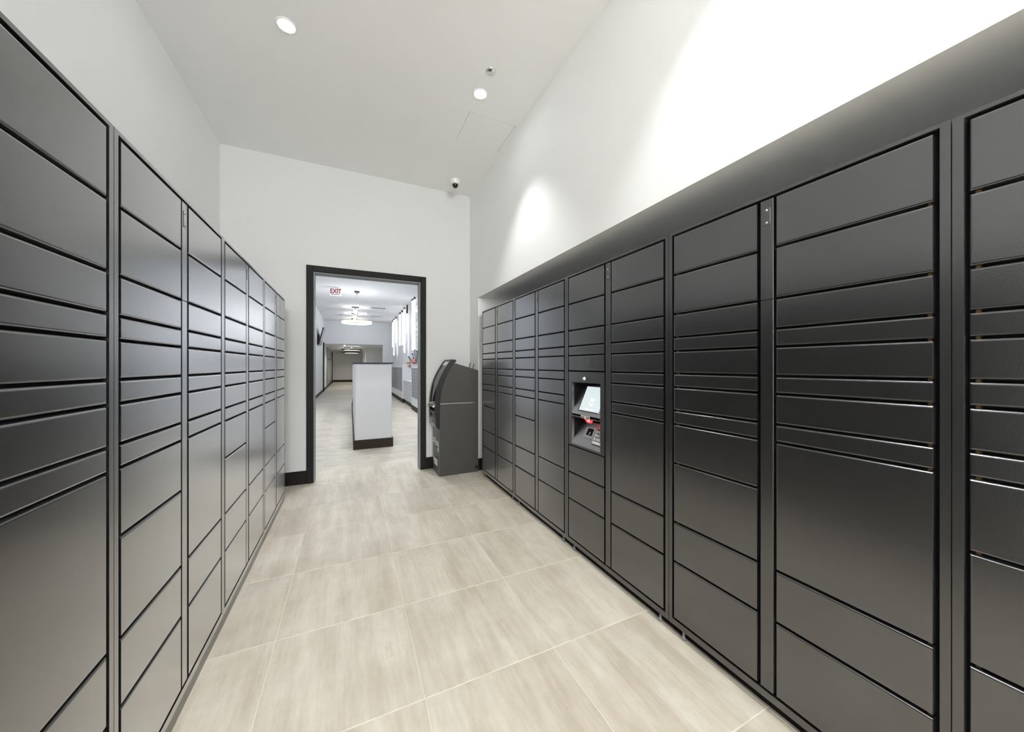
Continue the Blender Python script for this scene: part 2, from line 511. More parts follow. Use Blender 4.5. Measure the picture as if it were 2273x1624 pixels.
struct(box('wall_corridor_end', (LOB_L - 0.1, FAR_Y, 0), (LOB_R + 0.1, FAR_Y + 0.1, FAR_CEIL), 'far_wall'), 'grey end wall of the far corridor')
struct(boxes('wall_corridor_right', [((0.96, 25.0, 0), (LOB_R, FAR_Y, FAR_CEIL)), ((LOB_R, LOB_Y1 + 0.2, 0), (LOB_R + 0.1, 25.0, FAR_CEIL))], 'lobby_wall'), 'pale wall block right of the far corridor')
struct(box('trim_1', (-0.72 - 0.2, 24.4, FAR_CEIL - 0.17), (-0.38, 25.0, FAR_CEIL), 'lobby_ceiling'), 'white boxed bulkhead under the corridor ceiling')
struct(box('trim_2', (0.6, 23.4, FAR_CEIL - 0.1), (1.9, 23.9, FAR_CEIL), 'lobby_ceiling'), 'shallow white beam over the corridor recess')
struct(box('baseboard_lobby_left', (LOB_L, Y_DOOR + T_WALL, 0), (LOB_L + 0.015, FAR_Y, 0.12), 'brown_base'), 'brown skirting along the left lobby wall')
struct(box('baseboard_corridor_end', (LOB_L, FAR_Y - 0.015, 0), (0.96, FAR_Y, 0.16), 'brown_base'), 'dark skirting at the end of the corridor')
struct(box('trim_3', (LOB_L, 20.5, 0), (LOB_L + 0.05, 20.75, 2.56), 'black_trim'), 'black door casing on the left lobby wall')
struct(box('trim_4', (LOB_L, 29.9, 0), (LOB_L + 0.05, 30.5, 2.4), 'black_trim'), 'black door casing at the end of the corridor')
win = struct(bpy.data.objects.new('window_1', None), 'grey glazed panel in the left corridor wall')
COL.objects.link(win)
box('window_frame', (LOB_L, 23.6, 0.12), (LOB_L + 0.02, 29.0, 2.45), 'bronze', win)
box('pane', (LOB_L + 0.02, 23.8, 0.2), (LOB_L + 0.026, 28.8, 1.75), 'glazing', win)
box('pane', (LOB_L + 0.02, 23.8, 1.8), (LOB_L + 0.026, 28.8, 2.4), 'glazing', win)

# ------------------------------------------------------------------ parcel lockers
GAP = 0.009
Z_TOP, Z_BOT = 2.016, 0.0513
ROWS = [2.000, 1.803, 1.607, 1.4915, 1.4225, 1.310, 1.2415, 1.125, 1.0565]
VAR = {'A': ROWS + [0.861, 0.5675, 0.370, 0.084], 'B': ROWS + [0.5675, 0.370, 0.084],
       'K': ROWS[:6] + [0.7656, 0.5675, 0.370, 0.084]}
DEPTH = 0.56
_door_cache = {}
def door_mesh(w, hgt, near):
    """panel with rolled front edges; local x = outward normal, y along the row, z up, centred."""
    key = (round(w, 4), round(hgt, 4), near)
    if key in _door_cache:
        return _door_cache[key]
    bm = bmesh.new()
    quad_box(bm, (-0.028, -w / 2, -hgt / 2), (0.0, w / 2, hgt / 2))
    front = [e for e in bm.edges if all(v.co.x > -0.001 for v in e.verts)]
    flat = [e for e in front if all(v.co.y * near > 0 for v in e.verts)]       # near edge left square to stay dark, as if shaded
    bmesh.ops.bevel(bm, geom=[e for e in front if e not in flat], offset=0.0055, segments=3, affect='EDGES', profile=0.5)
    me = finish(bm, 'compartment_door')
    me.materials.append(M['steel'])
    _door_cache[key] = me
    return me

SCREW = lathe_mesh('screw', [(0, 0.0025), (0.0035, 0.002), (0.0045, 0)], 10)
FOOT = lathe_mesh('levelling_foot', [(0, 0.0), (0.012, 0.0), (0.012, 0.008), (0.006, 0.014), (0.006, Z_BOT + 0.002), (0, Z_BOT + 0.002)], 12)

def locker(side, y0, y1, near, far, label, latches=False):
    """side -1: left row facing +x; +1: right row facing -x. y0 < y1 along the corridor."""
    n = -side                                     # outward normal sign in world x
    xf = XL if side < 0 else XR
    t = thing('parcel_locker', label, 'parcel locker', (xf, (y0 + y1) / 2, 0), 'grey steel parcel lockers')
    yc = (y0 + y1) / 2
    rot = (0, 0, 0) if n > 0 else (0, 0, math.pi)
    t.rotation_euler = rot
    # local frame: x outward, y along (+ for left row = world +y, right row = world -y)
    sgn = 1 if n > 0 else -1
    def ly(w):
        return (w - yc) * sgn
    hw = (y1 - y0) / 2 - 0.0012
    fw = 0.0195
    sw = 0.046
    dw = (2 * hw - 2 * fw - sw - 4 * GAP) / 2
    if 'K' in (near, far):
        kz0, kz1 = 0.775, 1.24
        ka, kb_ = sorted((0.03 * sgn * (1 if far == 'K' else -1), hw * sgn * (1 if far == 'K' else -1)))
        boxes('carcass', [((-DEPTH, -hw, Z_BOT), (-0.030, hw, kz0)), ((-DEPTH, -hw, kz1), (-0.030, hw, Z_TOP - 0.002)),
                          ((-DEPTH, -hw, kz0), (-0.13, hw, kz1)), ((-0.13, -hw if ka > 0 else kb_, kz0), (-0.030, ka if ka > 0 else hw, kz1))], 'carcass', t)
    else:
        box('carcass', (-DEPTH, -hw, Z_BOT), (-0.030, hw, Z_TOP - 0.002), 'carcass', t)
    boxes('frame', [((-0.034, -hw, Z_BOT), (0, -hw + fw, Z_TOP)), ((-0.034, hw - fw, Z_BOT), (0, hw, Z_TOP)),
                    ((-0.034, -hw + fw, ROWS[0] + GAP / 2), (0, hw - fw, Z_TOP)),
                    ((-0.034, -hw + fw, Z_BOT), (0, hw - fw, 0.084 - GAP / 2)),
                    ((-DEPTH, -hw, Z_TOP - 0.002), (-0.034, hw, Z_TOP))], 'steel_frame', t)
    zs = ROWS[2]
    box('centre_strip', (-0.026, -sw / 2, zs + 0.0015), (-0.001, sw / 2, ROWS[0] - GAP / 2), 'steel_frame', t, 0.0007)
    box('centre_strip', (-0.026, -sw / 2, 0.084 + GAP / 2), (-0.001, sw / 2, zs - 0.0015), 'steel_frame', t, 0.0007)
    pl = box('lock_plate', (-0.001, -0.013, 1.898), (0.0012, 0.013, 1.962), 'steel', t, 0.0008)
    for z in (1.906, 1.954):
        s = obj('screw', SCREW, 'bolt', pl, (0.0012, 0, z))
        s.rotation_euler = (0, math.pi / 2, 0)
    for kind, cy, which in ((near, y0, 'near'), (far, y1, 'far')):
        d = 1 if which == 'near' else -1
        c = cy + d * (0.0012 + fw + GAP + dw / 2)
        rows = VAR[kind]
        for a, b in zip(rows, rows[1:]):
            if kind == 'K' and abs(a - 1.310) < 1e-6:
                kiosk(t, ly(c), dw, b + GAP / 2, a - GAP / 2)
                continue
            dd = obj('compartment_door', door_mesh(dw - 0.004, a - b - GAP, -sgn), None, t, (0, ly(c) + 0.002 * sgn, (a + b) / 2))  # narrower on its near side; the dark gap stands in for edge shade
            if latches and b > 0.1:
                e = ly(c) + (dw / 2 - 0.012) * (-1 if which == 'near' else 1) * sgn
                l = box('latch', (-0.026, e - 0.004, b - 0.0035), (-0.012, e + 0.004, b + 0.0035), 'latch')
                l.parent = dd
                l.location = (0, -ly(c) - 0.002 * sgn, -(a + b) / 2)
    if side < 0:
        box('plinth', (-DEPTH + 0.02, -hw, 0.0), (-0.002, hw, Z_BOT), 'plinth', t)
    else:
        box('shade_board', (-0.050, -hw, 0.0), (-0.036, hw, Z_BOT), 'carcass', t)  # dark board standing in for the shade under the lockers
        for fx, fy in ((-0.021, -hw + 0.07), (-0.021, hw - 0.07), (-DEPTH + 0.06, -hw + 0.07), (-DEPTH + 0.06, hw - 0.07)):
            obj('levelling_foot', FOOT, 'jamb_grey', t, (fx, fy, 0))
    return t

def kiosk(t, yc, w, z0, z1):
    """touch-screen panel in local locker coordinates (x outward). Openings measured on the photograph."""
    hw = w / 2
    ol, orr = -0.160, 0.158             # openings in local y relative to the column centre (right in view = +y here)
    top0, top1 = 1.004, 1.230            # screen opening
    bot0, bot1 = 0.783, 0.982            # keypad opening
    F = [((-0.02, yc - hw, z0), (0, yc + ol, z1)), ((-0.02, yc + orr, z0), (0, yc + hw, z1)),
         ((-0.02, yc + ol, top1), (0, yc + orr, z1)), ((-0.02, yc + ol, z0), (0, yc + orr, bot0)),
         ((-0.02, yc + ol, bot1), (0, yc + orr, top0))]
    p = boxes('kiosk_panel', F, 'steel', t)
    D = 0.115
    boxes('kiosk_recess', [((-D - 0.004, yc + ol - 0.003, bot0 - 0.003), (-D, yc + orr + 0.003, top1 + 0.003)),
                           ((-D, yc + ol - 0.003, bot0), (-0.0205, yc + ol, top1)), ((-D, yc + orr, bot0), (-0.0205, yc + orr + 0.003, top1)),
                           ((-D, yc + ol, top1), (-0.0205, yc + orr, top1 + 0.003)), ((-D, yc + ol, bot1), (-0.0205, yc + orr, bot1 + 0.003))], 'carcass', t)
    # sloping screen bed: from the front bottom edge up to the back
    sb = obj('screen_bed', prism_mesh('screen_bed', [(0.0, top0), (-0.098, top1 - 0.018), (-0.106, top1 - 0.018), (-0.03, top0 - 0.012), (0, top0 - 0.012)], 'y', yc + ol, yc + orr), 'brushed', t)
    # slope frame of reference
    A = Vector((0.0, 0, top0))
    B = Vector((-0.098, 0, top1 - 0.018))
    e = (B - A).normalized()
    nrm = Vector((e.z, 0, -e.x))
    def slab(name, m, ya, yb, sa, sb_, h0, h1, parent, A=A, e=e, nrm=nrm):
        bm = bmesh.new()
        V = []
        for hh in (h0, h1):
            for y_, s_ in ((ya, sa), (yb, sa), (yb, sb_), (ya, sb_)):
                q = A + e * s_ + nrm * hh
                V.append(bm.verts.new((q.x, yc + y_, q.z)))
        for f in ((0, 3, 2, 1), (4, 5, 6, 7), (0, 1, 5, 4), (1, 2, 6, 5), (2, 3, 7, 6), (3, 0, 4, 7)):
            bm.faces.new([V[i] for i in f])
        return obj(name, finish(bm, name), m, parent)
    L = (B - A).length
    slab('screen_rim', 'rubber', -0.098, 0.118, 0.028, L - 0.012, -0.001, 0.003, sb)
    sc = slab('screen', 'screen', -0.088, 0.122, 0.033, L - 0.016, 0.0, 0.005, sb)
    # printed mark on the screen: an open carton over a smile line
    bmk = bmesh.new()
    def poly(pts):
        vs = []
        for y_, s_ in pts:
            q = A + e * s_ + nrm * 0.0056
            vs.append(bmk.verts.new((q.x, yc + y_, q.z)))
        bmk.faces.new(vs)
    cy_, cs = 0.022, 0.118
    poly([(cy_ - 0.022, cs - 0.012), (cy_ + 0.022, cs - 0.012), (cy_ + 0.022, cs + 0.006), (cy_ + 0.012, cs + 0.012), (cy_ + 0.004, cs + 0.004), (cy_ - 0.010, cs + 0.012), (cy_ - 0.022, cs + 0.006)])
    arc = [(cy_ - 0.032 + 0.064 * i / 10, cs - 0.020 - 0.012 * math.sin(math.pi * i / 10)) for i in range(11)]
    for (a, sa), (b, sb2) in zip(arc, arc[1:]):
        poly([(a, sa), (b, sb2), (b, sb2 - 0.005), (a, sa - 0.005)])
    obj('screen_logo', finish(bmk, 'screen_logo'), 'screen_mark', sc)
    slab('screen_line', 'screen_text', 0.005, 0.045, 0.073, 0.077, 0.005, 0.0056, sc)
    slab('screen_line', 'screen_text', -0.03, 0.07, 0.045, 0.049, 0.005, 0.0056, sc)
    # key lock above
    k = obj('key_lock', lathe_mesh('key_lock', [(0, 0.016), (0.006, 0.016), (0.009, 0.012), (0.010, 0.004), (0.013, 0.003), (0.013, 0)], 16), 'chrome', t, (0, yc - 0.008, 1.259))
    k.rotation_euler = (0, math.pi / 2, 0)
    # sticker and scanner under the screen
    st = box('barcode_sticker', (0.0, yc - 0.05, 0.9835), (0.0012, yc + 0.048, 1.003), 'sticker', t)
    box('sticker_print', (0.0012, yc - 0.046, 0.987), (0.0016, yc - 0.012, 0.995), 'sticker_ink', st)
    box('sticker_print', (0.0012, yc + 0.012, 0.987), (0.0016, yc + 0.044, 0.995), 'sticker_ink', st)
    sn = obj('scanner_window', prism_mesh('scanner_window', [(yc - 0.04, 0.9815), (yc + 0.05, 0.9815), (yc + 0.035, 0.955), (yc + 0.0, 0.955)], 'x', -0.03, -0.016), 'red_glow', t)
    box('scanner_core', (-0.016, yc + 0.008, 0.965), (-0.0145, yc + 0.026, 0.974), 'red_core', sn)
    # keypad bed
    A2 = Vector((0.0, 0, bot0 + 0.006))
    B2 = Vector((-0.085, 0, bot1 - 0.035))
    e2 = (B2 - A2).normalized()
    n2 = Vector((e2.z, 0, -e2.x))
    kb = obj('keypad_bed', prism_mesh('keypad_bed', [(0.0, bot0 + 0.006), (-0.085, bot1 - 0.035), (-0.095, bot1 - 0.035), (-0.03, bot0), (0, bot0)], 'y', yc + ol, yc + orr), 'brushed', t)
    L2 = (B2 - A2).length
    kw = dict(A=A2, e=e2, nrm=n2)
    rd = slab('card_reader', 'atm_silver', -0.060, 0.042, 0.062, 0.140, 0.0, 0.006, kb, **kw)
    slab('card_slot', 'rubber', -0.036, 0.022, 0.082, 0.132, 0.006, 0.0085, rd, **kw)
    slab('card_slot_lip', 'atm_silver', -0.004, 0.006, 0.086, 0.108, 0.0085, 0.011, rd, **kw)
    kp = slab('keypad', 'rubber', 0.054, 0.150, 0.030, 0.140, 0.0, 0.005, kb, **kw)
    for r_ in range(4):
        for c_ in range(4):
            ya = 0.059 + c_ * 0.0225
            sa = 0.035 + r_ * 0.0255
            slab('keypad_key', 'key', ya, ya + 0.0185, sa, sa + 0.0205, 0.005, 0.009, kp, **kw)

LS = [0.425, 1.347, 2.268, 3.213, 4.150]
RS = [-0.570, 0.354, 1.275, 2.200, 3.125, 4.045]
locker(-1, LS[0], LS[1], 'A', 'B', 'left row parcel locker nearest the camera, cut by the left picture edge')
locker(-1, LS[1], LS[2], 'A', 'B', 'left row parcel locker, second counting from the left picture edge')
locker(-1, LS[2], LS[3], 'A', 'B', 'left row parcel locker, second counting from the doorway end')
locker(-1, LS[3], LS[4], 'A', 'B', 'left row parcel locker at the doorway end, reflecting the bright wall')
locker(1, RS[0], RS[1], 'B', 'A', 'right row parcel locker cut off by the right picture edge', True)
locker(1, RS[1], RS[2], 'B', 'A', 'right row parcel locker between the cut-off one and the touch-screen one', True)
locker(1, RS[2], RS[3], 'B', 'K', 'right row parcel locker with the lit touch screen and keypad kiosk')
locker(1, RS[3], RS[4], 'B', 'A', 'right row parcel locker just beyond the touch-screen one')
locker(1, RS[4], RS[5], 'B', 'A', 'right row parcel locker at the far end beside the cash machine')

# ------------------------------------------------------------------ cash machine
AY0, AY1 = 4.213, 4.548
atm = thing('cash_machine', 'dark grey cash machine with curved black front standing by the doorway', 'cash machine', (1.23, 4.38, 0))
def rel(me):
    me.transform(Matrix.Translation((-1.23, -4.38, 0)))
    return me
def apart(name, me, m, parent=None):
    if parent is None:
        parent = atm
    return obj(name, rel(me), m, parent)
front = [(1.150, 1.395), (1.105, 1.300), (1.069, 1.228), (1.030, 1.120), (1.006, 1.030), (0.992, 0.930), (0.988, 0.844), (0.985, 0.70), (0.985, 0.583)]
upper = [(1.482, 0.884)] + [(1.482, 1.290), (1.171, 1.3815)] + front[2:6] + [(0.990, 0.884)]
lower = [(1.482, 0.004), (1.482, 0.881), (0.990, 0.881)] + front[6:] + [(0.985, 0.004)]
apart('lower_cabinet', prism_mesh('lower_cabinet', lower, 'y', AY0, AY1), 'atm_body')
apart('upper_cabinet', prism_mesh('upper_cabinet', upper, 'y', AY0, AY1), 'atm_body')
seam = apart('seam_trim', boxes_mesh('seam_trim', [((0.945, AY0 - 0.0012, 0.8805), (1.482, AY0, 0.8845))]), 'atm_silver')
fp = apart('front_panel', boxes_mesh('front_panel', [((0.979, AY0 + 0.004, 0.004), (0.985, AY1 - 0.004, 0.60))]), 'atm_front')
# curved side rails of the bezel
def smooth_curve(ctrl, n=22):
    out = []
    k = len(ctrl)
    for i in range(n + 1):
        u = i / n * (k - 1)
        j = min(int(u), k - 2)
        f = u - j
        P = [Vector(ctrl[max(0, min(k - 1, q))]) for q in (j - 1, j, j + 1, j + 2)]
        v = 0.5 * ((2 * P[1]) + (-P[0] + P[2]) * f + (2 * P[0] - 5 * P[1] + 4 * P[2] - P[3]) * f * f + (-P[0] + 3 * P[1] - 3 * P[2] + P[3]) * f ** 3)
        out.append((v.x, v.y))
    return out
outer = smooth_curve([(1.120, 1.412), (1.078, 1.352), (1.026, 1.261), (0.990, 1.185), (0.963, 1.105), (0.944, 1.005), (0.933, 0.908), (0.931, 0.825), (0.933, 0.742), (0.938, 0.66), (0.945, 0.605), (0.970, 0.578)])
inner = smooth_curve([(1.176, 1.398), (1.135, 1.330), (1.080, 1.234), (1.048, 1.155), (1.020, 1.070), (1.002, 0.985), (0.994, 0.90), (0.990, 0.82), (0.988, 0.745), (0.987, 0.68), (0.987, 0.62), (0.987, 0.576)])
rw = 0.030
for ya, yb in ((AY0 - 0.006, AY0 + rw), (AY1 - rw, AY1 + 0.006)):
    apart('bezel_rail', strip_prism_mesh('bezel_rail', inner, outer, 'y', ya, yb), 'atm_bezel')
apart('bezel_cap', prism_mesh('bezel_cap', [(1.117, 1.405), (1.135, 1.426), (1.185, 1.424), (1.196, 1.404), (1.180, 1.384)], 'y', AY0 - 0.006, AY1 + 0.006, 0.005), 'atm_bezel')
apart('bezel_chin', prism_mesh('bezel_chin', [(0.936, 0.70), (0.938, 0.64), (0.950, 0.59), (0.985, 0.575), (0.985, 0.70)], 'y', AY0 + rw, AY1 - rw), 'atm_silver')
# glossy fascia strip set a little behind the rails
fo = [(x + 0.012, z) for x, z in outer]
fi = [(x + 0.022, z) for x, z in outer]
apart('fascia', strip_prism_mesh('fascia', fi[:13], fo[:13], 'y', AY0 + rw, AY1 - rw), 'atm_glass')
scr = apart('display', strip_prism_mesh('display', [(x + 0.006, z) for x, z in fo[3:9]], [(x - 0.003, z) for x, z in fo[3:9]], 'y', AY0 + 0.055, AY1 - 0.055), 'atm_glass')
apart('topper_glass', strip_prism_mesh('topper_glass', [(x + 0.006, z) for x, z in fo[0:3]], [(x - 0.003, z) for x, z in fo[0:3]], 'y', AY0 + 0.045, AY1 - 0.045), 'chrome')
kpd = apart('keypad_shelf', prism_mesh('keypad_shelf', [(0.906, 0.852), (0.955, 0.905), (0.99, 0.905), (0.99, 0.842), (0.915, 0.842)], 'y', AY0 + rw, AY1 - rw), 'atm_silver')
apart('cash_slot', boxes_mesh('cash_slot', [((0.922, AY0 + 0.08, 0.70), (0.99, AY1 - 0.12, 0.79))], 0.006), 'atm_silver')
apart('cash_mouth', boxes_mesh('cash_mouth', [((0.919, AY0 + 0.10, 0.735), (0.923, AY1 - 0.15, 0.765))]), 'rubber')
apart('card_slot', boxes_mesh('card_slot', [((0.928, AY1 - 0.09, 0.73), (0.99, AY1 - 0.05, 0.80))], 0.004), 'rubber')
apart('fascia_back', boxes_mesh('fascia_back', [((0.962, AY0 + rw, 0.69), (0.985, AY1 - rw, 0.90))]), 'atm_bezel')
for ax, tilt in ((1.385, 0.020), (1.435, 0.022)):
    z_ = 1.290 + (1.482 - ax) / (1.482 - 1.171) * 0.0915 - 0.004
    apart('antenna', tube_mesh('antenna', [(ax, 4.30, z_), (ax + tilt, 4.30, z_ + 0.075)], 0.0042, 8), 'rubber')
plug = lathe_mesh('cable_grommet', [(0, 0.004), (0.017, 0.004), (0.019, 0)], 18)
plug.transform(Matrix.Translation((1.455, AY0, 0.065)) @ Matrix.Rotation(math.pi / 2, 4, 'X'))
apart('cable_grommet', plug, 'rubber')
# white printed marks on the lower front (too small to read in the photograph: bars, loops and a block)
xq = 0.9785
lg = apart('printed_logo', boxes_mesh('printed_logo', [((xq, 4.44, 0.405), (xq + 0.001, 4.528, 0.428)), ((xq, 4.452, 0.37), (xq + 0.001, 4.534, 0.396)),
                                                    ((xq, 4.385, 0.36), (xq + 0.001, 4.395, 0.45))]), 'white_print')
for cy_, cz_, rr in ((4.365, 0.385, 0.024), (4.315, 0.385, 0.026), (4.262, 0.382, 0.026), (4.262, 0.318, 0.02)):
    ring = [(xq + 0.001, cy_ + rr * math.cos(a), cz_ + rr * math.sin(a)) for a in [2 * math.pi * i / 18 for i in range(18)]]
    apart('printed_loop', tube_mesh('printed_loop', ring, 0.0032, 6, True), 'white_print', lg)
apart('printed_stem', boxes_mesh('printed_stem', [((xq, 4.236, 0.30), (xq + 0.001, 4.243, 0.41))]), 'white_print', lg)
nt_ = apart('notice_sticker', boxes_mesh('notice_sticker', [((xq, 4.30, 0.10), (xq + 0.001, 4.48, 0.185))]), 'white_print')
for i in range(3):
    apart('notice_line', boxes_mesh('notice_line', [((xq - 0.0006, 4.32 + 0.03 * (i % 2), 0.116 + i * 0.022), (xq, 4.46, 0.124 + i * 0.022))]), 'sticker', nt_)
apart('notice_frame', boxes_mesh('notice_frame', [((xq, 4.49, 0.13), (xq + 0.001, 4.535, 0.19))]), 'sticker')
for fx in (1.03, 1.44):
    for fy in (AY0 + 0.04, AY1 - 0.04):
        f = lathe_mesh('foot', [(0, 0.0), (0.02, 0.0), (0.02, 0.006), (0, 0.006)], 12)
        f.transform(Matrix.Translation((fx, fy, 0)))
        apart('foot', f, 'rubber')

# ------------------------------------------------------------------ ceiling fittings in the locker room
RING = lathe_mesh('trim_ring', [(0.050, 0.001), (0.050, -0.003), (0.064, -0.004), (0.066, 0.0), (0.066, 0.001)], 32)
LENS = lathe_mesh('lens', [(0.0, -0.0025), (0.050, -0.0025), (0.050, 0.001)], 32)
def downlight(x, y, z, label, watts, color, lens='lens', ang=80, group='recessed ceiling downlights', blend=0.6, rad=0.05, wide=0.0):
    t = thing('downlight', label, 'downlight', (x, y, z), group)
    obj('trim_ring', RING, 'white_plastic', t)
    l = obj('lens', LENS, lens, t)
    ld = bpy.data.lights.new('downlight_beam', 'SPOT')
    ld.energy = watts
    ld.color = color
    ld.spot_size = math.radians(ang)
    ld.spot_blend = blend
    ld.shadow_soft_size = rad
    lo = bpy.data.objects.new('downlight_beam', ld)
    COL.objects.link(lo)
    lo.parent = t
    lo.location = (0, 0, -0.012)
    if wide:
        ld = bpy.data.lights.new('downlight_spill', 'SPOT')
        ld.energy = wide
        ld.color = color
        ld.spot_size = math.radians(150)
        ld.spot_blend = 1.0
        ld.shadow_soft_size = rad
        lo = bpy.data.objects.new('downlight_spill', ld)
        COL.objects.link(lo)
        lo.parent = t
        lo.location = (0, 0, -0.012)
    return t
names = {(-0.396, 2.82): 'bright recessed downlight in the ceiling nearer the left wall',
         (1.014, 2.83): 'bright recessed downlight in the ceiling beside the chrome disc'}
for x in (-0.396, 1.014):
    for y in (2.83, 0.95, -0.93, -2.81, -4.69):  # last two rows added out of view, for ambient light
        y_ = 2.82 if (x < 0 and y > 2) else y
        lab = names.get((x, y_), 'recessed downlight out of view, rear rows added')
        downlight(x, y_, CEIL, lab, SPOT_W, WARM, wide=WIDE_W)
tag(obj('sprinkler_cover', lathe_mesh('sprinkler_cover', [(0, -0.007), (0.034, -0.006), (0.040, -0.003), (0.041, 0.001)], 28), 'chrome', None, (1.012, 2.58, CEIL)),
    'round chrome sprinkler cover on the ceiling beside the downlight', 'sprinkler')
ck = thing('security_camera', 'white dome security camera with black eye in the ceiling corner', 'camera', (1.20, 4.28, CEIL))
obj('mount', lathe_mesh('mount', [(0, 0.001), (0.062, 0.001), (0.062, -0.014), (0.056, -0.045), (0.040, -0.055), (0, -0.055)], 28), 'white_plastic', ck)
obj('dome', lathe_mesh('dome', [(0.036, -0.05)] + [(0.036 * math.cos(a), -0.056 - 0.042 * math.sin(a)) for a in [i * math.pi / 16 for i in range(8)]] + [(0, -0.098)], 24), 'dome', ck)

# ------------------------------------------------------------------ lobby: island counter
isl = thing('island_counter', 'pale grey island counter with dark top and brown base beyond the doorway', 'counter', (0.35, 9.5, 0))
def ib(name, lo, hi, m, bev=0.0, parent=isl):
    return box(name, (lo[0] - 0.35, lo[1] - 9.5, lo[2]), (hi[0] - 0.35, hi[1] - 9.5, hi[2]), m, parent, bev)
ib('base', (0.046, 6.115, 0), (0.653, 12.6, 0.147), 'brown_base')
ib('body', (0.068, 6.14, 0.147), (0.632, 12.5, 1.378), 'counter_body')
ib('end_panel', (0.076, 6.128, 0.150), (0.624, 6.14, 1.374), 'counter_body', 0.002)
ib('countertop', (0.050, 6.10, 1.378), (0.650, 12.6, 1.400), 'counter_top', 0.002)
ib('vent_grille', (0.060, 10.6, 0.21), (0.068, 11.6, 0.36), 'rubber')

# ------------------------------------------------------------------ lobby: mailbox banks along the right wall
def bank(y0, y1, label, cols, drows):
    t = thing('mailbox_bank', label, 'mailboxes', (1.725, (y0 + y1) / 2, 0), 'white mailbox cabinets in the lobby')
    yc = (y0 + y1) / 2
    hw = (y1 - y0) / 2
    box('base', (0.0, -hw, 0), (0.53, hw, 0.15), 'brown_base', t)
    box('cabinet', (0.0, -hw, 0.15), (0.53, hw, 1.37), 'cab_white', t)
    box('cabinet_top', (-0.012, -hw - 0.005, 1.37), (0.53, hw + 0.005, 1.392), 'cab_white', t)
    bl = []
    kn = []
    for c in range(cols):
        ya = -hw + 0.10 + (2 * hw - 0.2) * c / cols
        yb = -hw + 0.10 + (2 * hw - 0.2) * (c + 1) / cols
        for r_ in range(drows):
            za = 0.40 + 0.88 * r_ / drows
            zb = 0.40 + 0.88 * (r_ + 1) / drows
            bl.append(((-0.012, ya + 0.055, za + 0.003), (0.0, yb - 0.055, zb - 0.003)))
            kn.append(((-0.016, yb - 0.10, (za + zb) / 2 - 0.008), (-0.012, yb - 0.075, (za + zb) / 2 + 0.008)))
    d = boxes('mailbox_doors', bl, 'mail_door', t)
    d['kind'] = 'stuff'
    k = boxes('mailbox_locks', kn, 'chrome', d)
    k['kind'] = 'stuff'
bank(9.0, 11.13, 'mailbox cabinet nearest the doorway, in front of the flowers', 6, 9)
bank(13.13, 17.4, 'farther mailbox cabinet seen right of the island counter', 11, 9)
cb = thing('side_counter', 'low grey counter set between the two mailbox cabinets', 'counter', (1.99, 12.13, 0))
box('base', (-0.20, -0.99, 0), (0.265, 0.99, 0.14), 'brown_base', cb)
box('cabinet', (-0.22, -0.99, 0.14), (0.265, 0.99, 0.80), 'counter_body', cb)
box('worktop', (-0.235, -0.995, 0.80), (0.265, 0.995, 0.83), 'cab_white', cb)
for i in range(3):
    d = box('cabinet_door', (-0.234, -0.96 + i * 0.64, 0.18), (-0.22, -0.34 + i * 0.64, 0.77), 'counter_body', cb)
    box('handle', (-0.25, -0.70 + i * 0.64, 0.69), (-0.234, -0.60 + i * 0.64, 0.705), 'chrome', d)

# flowers
fl = thing('flower_vase', 'vase of pink flowers on the low lobby counter', 'flowers', (1.98, 11.9, 0.83))
obj('vase', lathe_mesh('vase', [(0, 0.0), (0.07, 0), (0.085, 0.1), (0.06, 0.26), (0.075, 0.30), (0.065, 0.29), (0, 0.06)], 18), 'vase', fl)
rnd = random.Random(3)
def blob(name, c, r, m):
    bm = bmesh.new()
    bmesh.ops.create_icosphere(bm, subdivisions=2, radius=r)
    for v in bm.verts:
        a = math.atan2(v.co.y, v.co.x)
        v.co *= 1 + 0.25 * math.sin(5 * a + 3 * v.co.z / r)
        v.co.z *= 0.8
    bmesh.ops.translate(bm, verts=bm.verts, vec=c)
    return obj(name, finish(bm, name, True), m, fl)
for i in range(26):
    a, rr = rnd.uniform(0, 6.28), rnd.uniform(0.02, 0.19)
    zz = rnd.uniform(0.28, 0.78)
    c = Vector((rr * math.cos(a) * (0.7 + zz) - 0.03, rr * math.sin(a), zz))
    st = obj('stem', tube_mesh('stem', [(0, 0, 0.1), (c.x * 0.4, c.y * 0.4, c.z * 0.6), tuple(c)], 0.005, 5), 'leaf', fl)
    blob('bloom', c, rnd.uniform(0.03, 0.058), ('petal', 'petal', 'petal_b')[i % 3])
for x_, y_, z_ in ((-0.20, 0.05, 0.80), (-0.10, -0.02, 0.90), (0.06, 0.0, 1.0), (-0.16, 0.1, 0.74), (0.14, 0.05, 0.86)):
    obj('leaf_spike', tube_mesh('leaf_spike', [(0, 0, 0.2), (x_ * 0.6, y_ * 0.6, z_ * 0.75), (x_, y_, z_)], 0.011, 5), 'leaf', fl)
    blob('bud', Vector((x_, y_, z_)), 0.03, 'blue_bloom')

